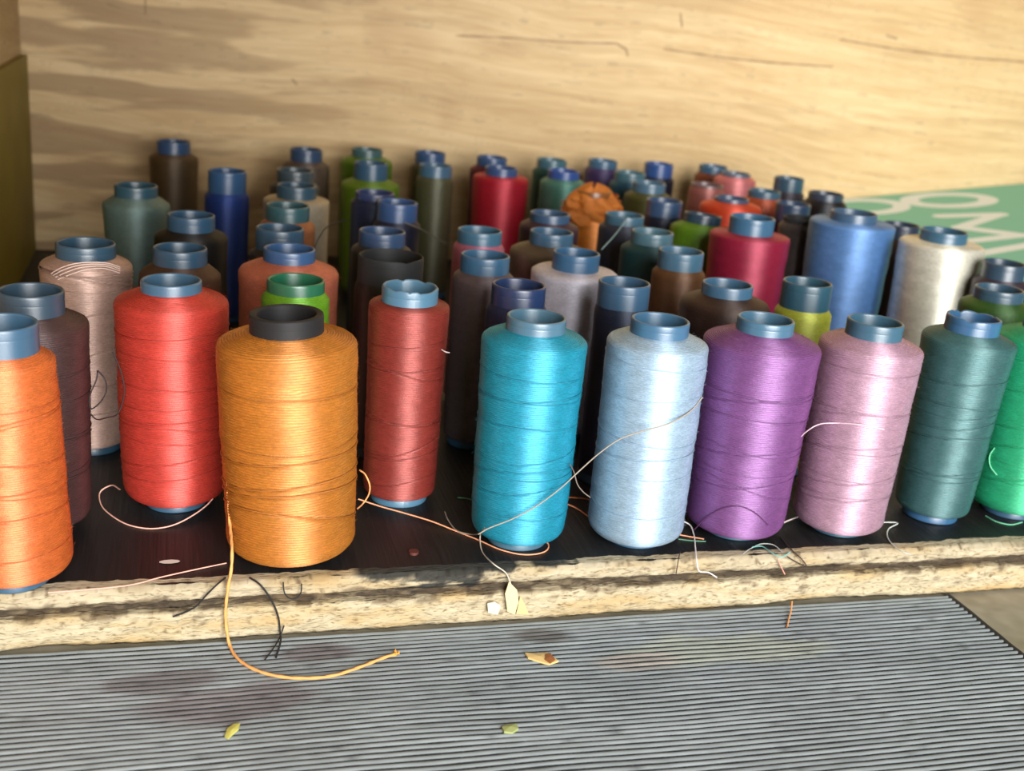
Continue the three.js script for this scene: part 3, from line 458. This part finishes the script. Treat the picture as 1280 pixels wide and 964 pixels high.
// ---------------------------------------------------------------- loose threads
const threadMats = {};
const tm = (c) => threadMats[c.join()] ??= new THREE.MeshStandardMaterial({ color: rgb(...c), roughness: 0.75 });
const FZ = SHELF.front + 0.0016; // just before the raw edge
const board = (x, y, lift = 0.4) => onY(x, y, lift * mm), face = (x, y, off = 0) => onZ(x, y, FZ + off * mm), cloth = (x, y, lift = 1) => onY(x, y, -0.0252 + lift * mm);
const on = (k, x, y, off = 0.5) => onRound(x, y, SPOOLS[k].at, bodyR(SPOOLS[k], onRound(x, y, SPOOLS[k].at, SPOOLS[k].rt).y) + off * mm);
function loose(label, pts, r, c, seg = 90, name = 'loose_thread') { return thing(name, tube(pts, r * mm, seg, 6), tm(c), label, 'thread', 'loose thread ends'); }
{ // thick yarn tail, twisted of two plies, ending in a frayed tuft
  const path = [on('mustard', 284, 600, 0.8), on('mustard', 287, 650, 1), onZ(290, 690, -0.4225), onZ(289, 712, -0.4195), face(285, 735, 1.2), face(282, 765, 1.2), face(283, 785, 2), cloth(287, 806, 2), cloth(296, 822), cloth(316, 836), cloth(345, 845), cloth(380, 848), cloth(415, 845), cloth(450, 834), cloth(478, 823), cloth(490, 819)];
  const cv = new THREE.CatmullRomCurve3(path, false, 'centripetal'), N = 260, fr = cv.computeFrenetFrames(N), g = base('yarn_tail', 'thick orange yarn tail hanging from the mustard spool over the edge onto the sheet', 'yarn');
  for (let k = 0; k < 2; k++) { const pts = []; for (let i = 0; i <= N; i++) { const a = i * 0.3 + k * Math.PI, p = cv.getPointAt(i / N); pts.push(p.addScaledVector(fr.normals[i], 0.13 * mm * Math.cos(a)).addScaledVector(fr.binormals[i], 0.13 * mm * Math.sin(a))); } part('twisted_ply', tube(pts, 0.55 * mm, 520, 6), tm([224, 160, 92]), g); }
  const e = path[path.length - 1], R = rng(5), tuft = []; for (let k = 0; k < 16; k++) tuft.push(tube([e.clone().add(new THREE.Vector3(-1.2 * mm, 0, 0.3 * mm)), e.clone().add(new THREE.Vector3((0.6 + R()) * mm, (R() - 0.3) * 0.8 * mm, (R() - 0.7) * 1.4 * mm)), e.clone().add(new THREE.Vector3((1.2 + 2.0 * R()) * mm, R() * 1.0 * mm, (R() - 0.8) * 3 * mm))], 0.22 * mm, 6, 4));
  const f = part('frayed_end', mergeGeometries(tuft), tm([228, 160, 70]), g); f.userData.kind = 'stuff';
}
loose('pale pink thread looping round the foot of the coral red spool', [board(150, 612, 8), board(138, 607, 5), board(126, 614, 2), board(126, 630), board(140, 645), board(163, 657), board(190, 661), board(215, 657, 1), board(240, 645, 3), board(262, 628, 6), board(278, 604, 10)], 0.3, [232, 176, 158]);
loose('pale pink thread running along the board from under the mustard yarn', [board(60, 741), board(100, 738), board(165, 731), board(200, 722), board(240, 713), board(283, 704)], 0.28, [228, 170, 152]);
loose('short black thread end hanging down the raw edge left of the yarn tail', [board(282, 722), face(270, 732), face(258, 744), face(245, 758), face(230, 766), face(216, 771)], 0.36, [24, 23, 24]);
{ const g = base('black_thread', 'forked black thread hanging over the raw edge onto the ribbed sheet', 'thread', 'loose thread ends');
  part('strand', tube([board(312, 722), face(325, 731), face(340, 752), face(348, 772), face(350, 790), cloth(351, 800, 2), cloth(345, 822, 1)], 0.4 * mm, 60, 6), tm([26, 25, 26]), g);
  part('strand', tube([face(355, 782, 0.5), cloth(350, 796, 2), cloth(342, 810, 1.2), cloth(331, 825, 1)], 0.3 * mm, 40, 5), tm([26, 25, 26]), g); }
loose('tiny black thread loop below the foot of the mustard spool', [face(354, 728), face(356, 742), face(362, 748), face(370, 748), face(376, 741), face(377, 730)], 0.28, [30, 28, 28], 40);
loose('peach thread loop standing out beside the mustard spool', [on('mustard', 450, 588, 0.5), onZ(457, 594, -0.444), onZ(462, 606, -0.444), onZ(461, 618, -0.446), onZ(455, 628, -0.447), on('mustard', 447, 636, 0.5)], 0.34, [232, 160, 96], 40);
loose('long peach thread running along the board to the foot of the turquoise spool', [board(448, 624, 6), board(475, 633, 4), board(500, 640, 3), board(540, 652, 1.5), board(570, 664), board(600, 676), board(625, 687), board(650, 693), board(668, 693), board(682, 689), board(685, 680), board(676, 672, 2)], 0.32, [232, 158, 116], 120);
loose('orange thread lying between the turquoise and pale blue spools', [board(702, 622, 3), board(715, 622, 2), board(733, 624), board(750, 630)], 0.3, [214, 120, 60], 40);
loose('second orange thread lying between the turquoise and pale blue spools', [board(702, 628, 3), board(718, 634, 1), board(733, 644), board(748, 656)], 0.3, [222, 140, 92], 40);
loose('long grey tan thread slung across the turquoise and pale blue spools', [on('paleblue', 878, 497, 0.7), on('paleblue', 862, 515, 0.8), onZ(835, 530, -0.4215), onZ(800, 540, -0.4215), onZ(775, 549, -0.4225), onZ(750, 566, -0.424), onZ(725, 588, -0.4255), onZ(700, 611, -0.4255), onZ(670, 633, -0.4255), onZ(640, 649, -0.426), onZ(610, 661, -0.427), onZ(598, 668, -0.4275)], 0.3, [150, 138, 124], 160);
loose('grey tan thread end curling on the board beside the turquoise spool', [onZ(602, 666, -0.428), board(588, 668, 2), board(572, 664, 0.6), board(560, 650), board(556, 640)], 0.3, [150, 138, 124], 50);
loose('pale grey thread dropping from the turquoise spool over the raw edge', [onZ(606, 660, -0.427), board(600, 672, 2), board(602, 688), face(618, 706), face(632, 716), face(637, 726), face(640, 736)], 0.28, [196, 186, 170]);
loose('dark thread curl hanging beside the turquoise spool', [onZ(712, 580, -0.43), onZ(718, 592, -0.44), onZ(722, 606, -0.44), onZ(730, 616, -0.44), onZ(738, 622, -0.44)], 0.24, [122, 108, 98], 40);
loose('dark thread loop on the lilac white spool', [onZ(742, 490, -0.52), onZ(733, 497, -0.522), onZ(730, 510, -0.522), onZ(737, 522, -0.521), onZ(746, 521, -0.52)], 0.3, [50, 38, 50], 40);
loose('plain mauve thread arching from the purple spool onto the mauve one', [onZ(996, 553, -0.435), onZ(1004, 543, -0.43), onZ(1018, 533, -0.426), on('mauve', 1040, 529, 0.6), on('mauve', 1075, 531, 0.5), on('mauve', 1105, 537, 0.4)], 0.28, [214, 186, 196], 60);
loose('thin dark violet thread arching over the lower front of the purple spool', [on('purple', 868, 662, 0.5), on('purple', 885, 645, 0.5), on('purple', 905, 635, 0.5), on('purple', 924, 633, 0.5), on('purple', 942, 640, 0.5), on('purple', 960, 656, 0.5)], 0.24, [78, 36, 80], 60);
loose('white thread dropping from between pale blue and purple spools over the edge', [board(850, 650, 4), board(862, 656, 2), board(867, 668), board(869, 684), face(871, 702), face(874, 714), face(886, 716), face(896, 722)], 0.3, [226, 216, 214], 60);
loose('white thread curving from the mauve spool to the board edge', [board(1090, 655, 1), board(1108, 653, 1.5), board(1122, 654, 1.5), board(1111, 661, 1), board(1109, 670), board(1116, 681), board(1128, 690), board(1138, 693)], 0.26, [200, 206, 200], 60);
loose('pale thread end lying between the purple and mauve spools', [board(974, 656, 2), board(985, 651, 2), board(998, 646, 2)], 0.32, [206, 190, 186], 20);
loose('dark bent thread end below the purple spool at the raw edge', [board(976, 672), board(990, 688), face(1002, 699), face(1008, 708), face(996, 703), face(984, 696)], 0.28, [58, 42, 38], 40);
loose('sea green thread end under the purple spool', [board(940, 684), board(952, 683), board(966, 692), face(976, 696), board(988, 690)], 0.24, [110, 176, 168], 40);
loose('pale grey thread end under the purple spool', [face(928, 693, 0.3), board(938, 686), board(952, 680), board(966, 681, 1), board(978, 690)], 0.22, [172, 178, 172], 40);
loose('orange and green thread pair between pale blue and purple spools', [board(846, 668, 1), board(862, 671), board(880, 674)], 0.3, [216, 148, 112], 20);
loose('short green thread between pale blue and purple spools', [board(848, 674, 0.5), board(864, 676), board(882, 677)], 0.26, [84, 136, 112], 20);
loose('dark thread end hanging on the raw edge under the pale blue spool', [board(850, 690), face(848, 700), face(846, 712), face(845, 718)], 0.26, [60, 44, 42], 20);
loose('short pink thread end on the raw edge under the purple spool', [face(972, 698), face(976, 708), face(981, 718)], 0.26, [214, 150, 130], 20);
loose('orange thread end poking out under the board onto the sheet', [onZ(990, 752, FZ + 0.001), cloth(989, 763, 1.5), cloth(986, 774, 1), cloth(984, 784, 0.8)], 0.34, [226, 158, 92], 20);
loose('green thread end beside the foot of the turquoise spool', [board(572, 622, 0.5), board(582, 623, 1), board(594, 626, 2)], 0.26, [64, 128, 100], 20);
loose('black thread loops hanging between the plum and rose spools', [onZ(122, 463, -0.46), onZ(131, 474, -0.458), onZ(133, 488, -0.458), onZ(126, 502, -0.459), onZ(114, 511, -0.46), onZ(112, 497, -0.46), onZ(121, 473, -0.461), onZ(122, 463, -0.462)], 0.28, [34, 24, 26], 60);
loose('thin black thread curving along the coral red spool', [onZ(141, 440, -0.486), onZ(148, 456, -0.484), onZ(154, 475, -0.482), onZ(155, 495, -0.482), onZ(148, 516, -0.482), onZ(134, 522, -0.47), onZ(120, 524, -0.463), onZ(112, 516, -0.461)], 0.28, [38, 28, 28], 60);
loose('pale thread pulled tight from the slate spool down to the lilac one', [onZ(785, 272, -0.68), onZ(770, 292, -0.655), onZ(752, 312, -0.63)], 0.4, [122, 150, 150], 20);
loose('dark thread slung beside the cream beige spool', [onZ(432, 275, -0.72), onZ(412, 282, -0.70), onZ(400, 295, -0.66), onZ(392, 312, -0.62)], 0.4, [46, 44, 44], 40);
loose('grey thread bridging the charcoal spool to the olive one', [onZ(505, 278, -0.66), onZ(525, 286, -0.70), onZ(545, 298, -0.76), onZ(560, 305, -0.80)], 0.4, [120, 116, 104], 30);
loose('white thread snippet caught on the brick red spool', [onZ(552, 437, -0.485), onZ(557, 440, -0.483), onZ(562, 441, -0.483)], 0.25, [214, 200, 196], 12);
loose('pale thread hanging down the emerald green spool', [on('green', 1243, 560, 0.4), on('green', 1237, 570, 0.5), on('green', 1238, 583, 0.5), on('green', 1246, 594, 0.4)], 0.26, [120, 216, 170], 30);
loose('pale green thread under the foot of the emerald green spool', [board(1232, 645), board(1245, 652), board(1262, 656), board(1278, 653)], 0.28, [110, 190, 150], 30);

{ // slack turns slipped onto the shoulder of the rose beige spool
  const s = SPOOLS.rose, m = tm([222, 196, 184]);
  [[0, 0], [4, 2.2], [9, 4.6], [14, 7.5]].forEach(([dx, dy]) => part('slack_turn', tube([[64 + dx * 0.6, 342 + dy], [76 + dx, 335 + dy], [92 + dx, 330 + dy], [112 + dx, 328 + dy], [134, 329 + dy], [150, 334 + dy]].map(([x, y]) => onRound(x, y, s.at, s.rt + 0.3 * mm).sub(s.group.position)), 0.26 * mm, 40, 5), m, s.group, 'pale slack turn of thread'));
}

// ---------------------------------------------------------------- flakes and crumbs
function flake(name, label, pts, lift, plane, c, thick = 0.5) { // thin chip outlined on the surface it lies on
  const P = pts.map(([x, y]) => plane(x, y, lift)), ctr = P.reduce((a, p) => a.add(p), new THREE.Vector3()).multiplyScalar(1 / P.length), n = P.length;
  const nrm = new THREE.Vector3().crossVectors(P[1].clone().sub(P[0]), P[2].clone().sub(P[0])).normalize(); const toCam = CAM.clone().sub(ctr); if (nrm.dot(toCam) < 0) nrm.negate();
  const pos = [], idx = []; const add = (v) => { pos.push(v.x, v.y, v.z); return pos.length / 3 - 1; };
  const topC = add(ctr.clone().addScaledVector(nrm, thick * 1.6 * mm)), t = P.map((p) => add(p.clone().addScaledVector(nrm, thick * mm))), b = P.map((p) => add(p.clone())), botC = add(ctr);
  for (let i = 0; i < n; i++) { const j = (i + 1) % n; idx.push(topC, t[i], t[j], t[i], b[i], b[j], t[i], b[j], t[j], botC, b[j], b[i]); }
  let g = new THREE.BufferGeometry(); g.setAttribute('position', new THREE.Float32BufferAttribute(pos, 3)); g.setIndex(idx); g = g.toNonIndexed(); g.computeVertexNormals();
  return thing(name, g, new THREE.MeshStandardMaterial({ color: rgb(...c), roughness: 0.8, side: THREE.DoubleSide }), label, 'debris');
}
flake('wood_flake', 'pale leaf shaped wood flake standing against the raw edge', [[636, 727], [631, 742], [634, 764], [643, 768], [648, 752], [646, 737]], 0.4, face, [206, 190, 146], 0.4);
flake('wood_flake', 'small pointed wood flake beside the leaf shaped one on the raw edge', [[650, 745], [645, 767], [661, 768], [656, 755]], 0.3, face, [196, 174, 124], 0.4);
flake('wood_flake', 'square pale wood flake on the lower raw edge', [[609, 754], [610, 766], [622, 768], [626, 757], [618, 752]], 0.3, face, [206, 198, 172], 0.4);
flake('leaf_crumb', 'yellow and brown dry leaf crumb on the ribbed sheet', [[656, 818], [668, 819], [684, 818], [698, 828], [686, 832], [672, 828], [660, 824]], 0.6, cloth, [214, 184, 120], 0.8);
flake('leaf_crumb', 'brown curled tip lying on the dry leaf crumb', [[682, 819], [688, 818], [694, 826], [688, 830], [681, 826]], 1.4, cloth, [150, 92, 44], 0.6);
flake('leaf_crumb', 'narrow yellow green leaf crumb on the ribbed sheet below the yarn tail', [[281, 922], [284, 913], [292, 907], [300, 906], [298, 913], [290, 920], [285, 925]], 0.6, cloth, [196, 192, 96], 0.7);
flake('leaf_crumb', 'round green crumb on the ribbed sheet', [[627, 911], [634, 908], [645, 907], [648, 913], [640, 918], [630, 917]], 0.6, cloth, [152, 160, 100], 0.9);

renderer.render(scene, camera);
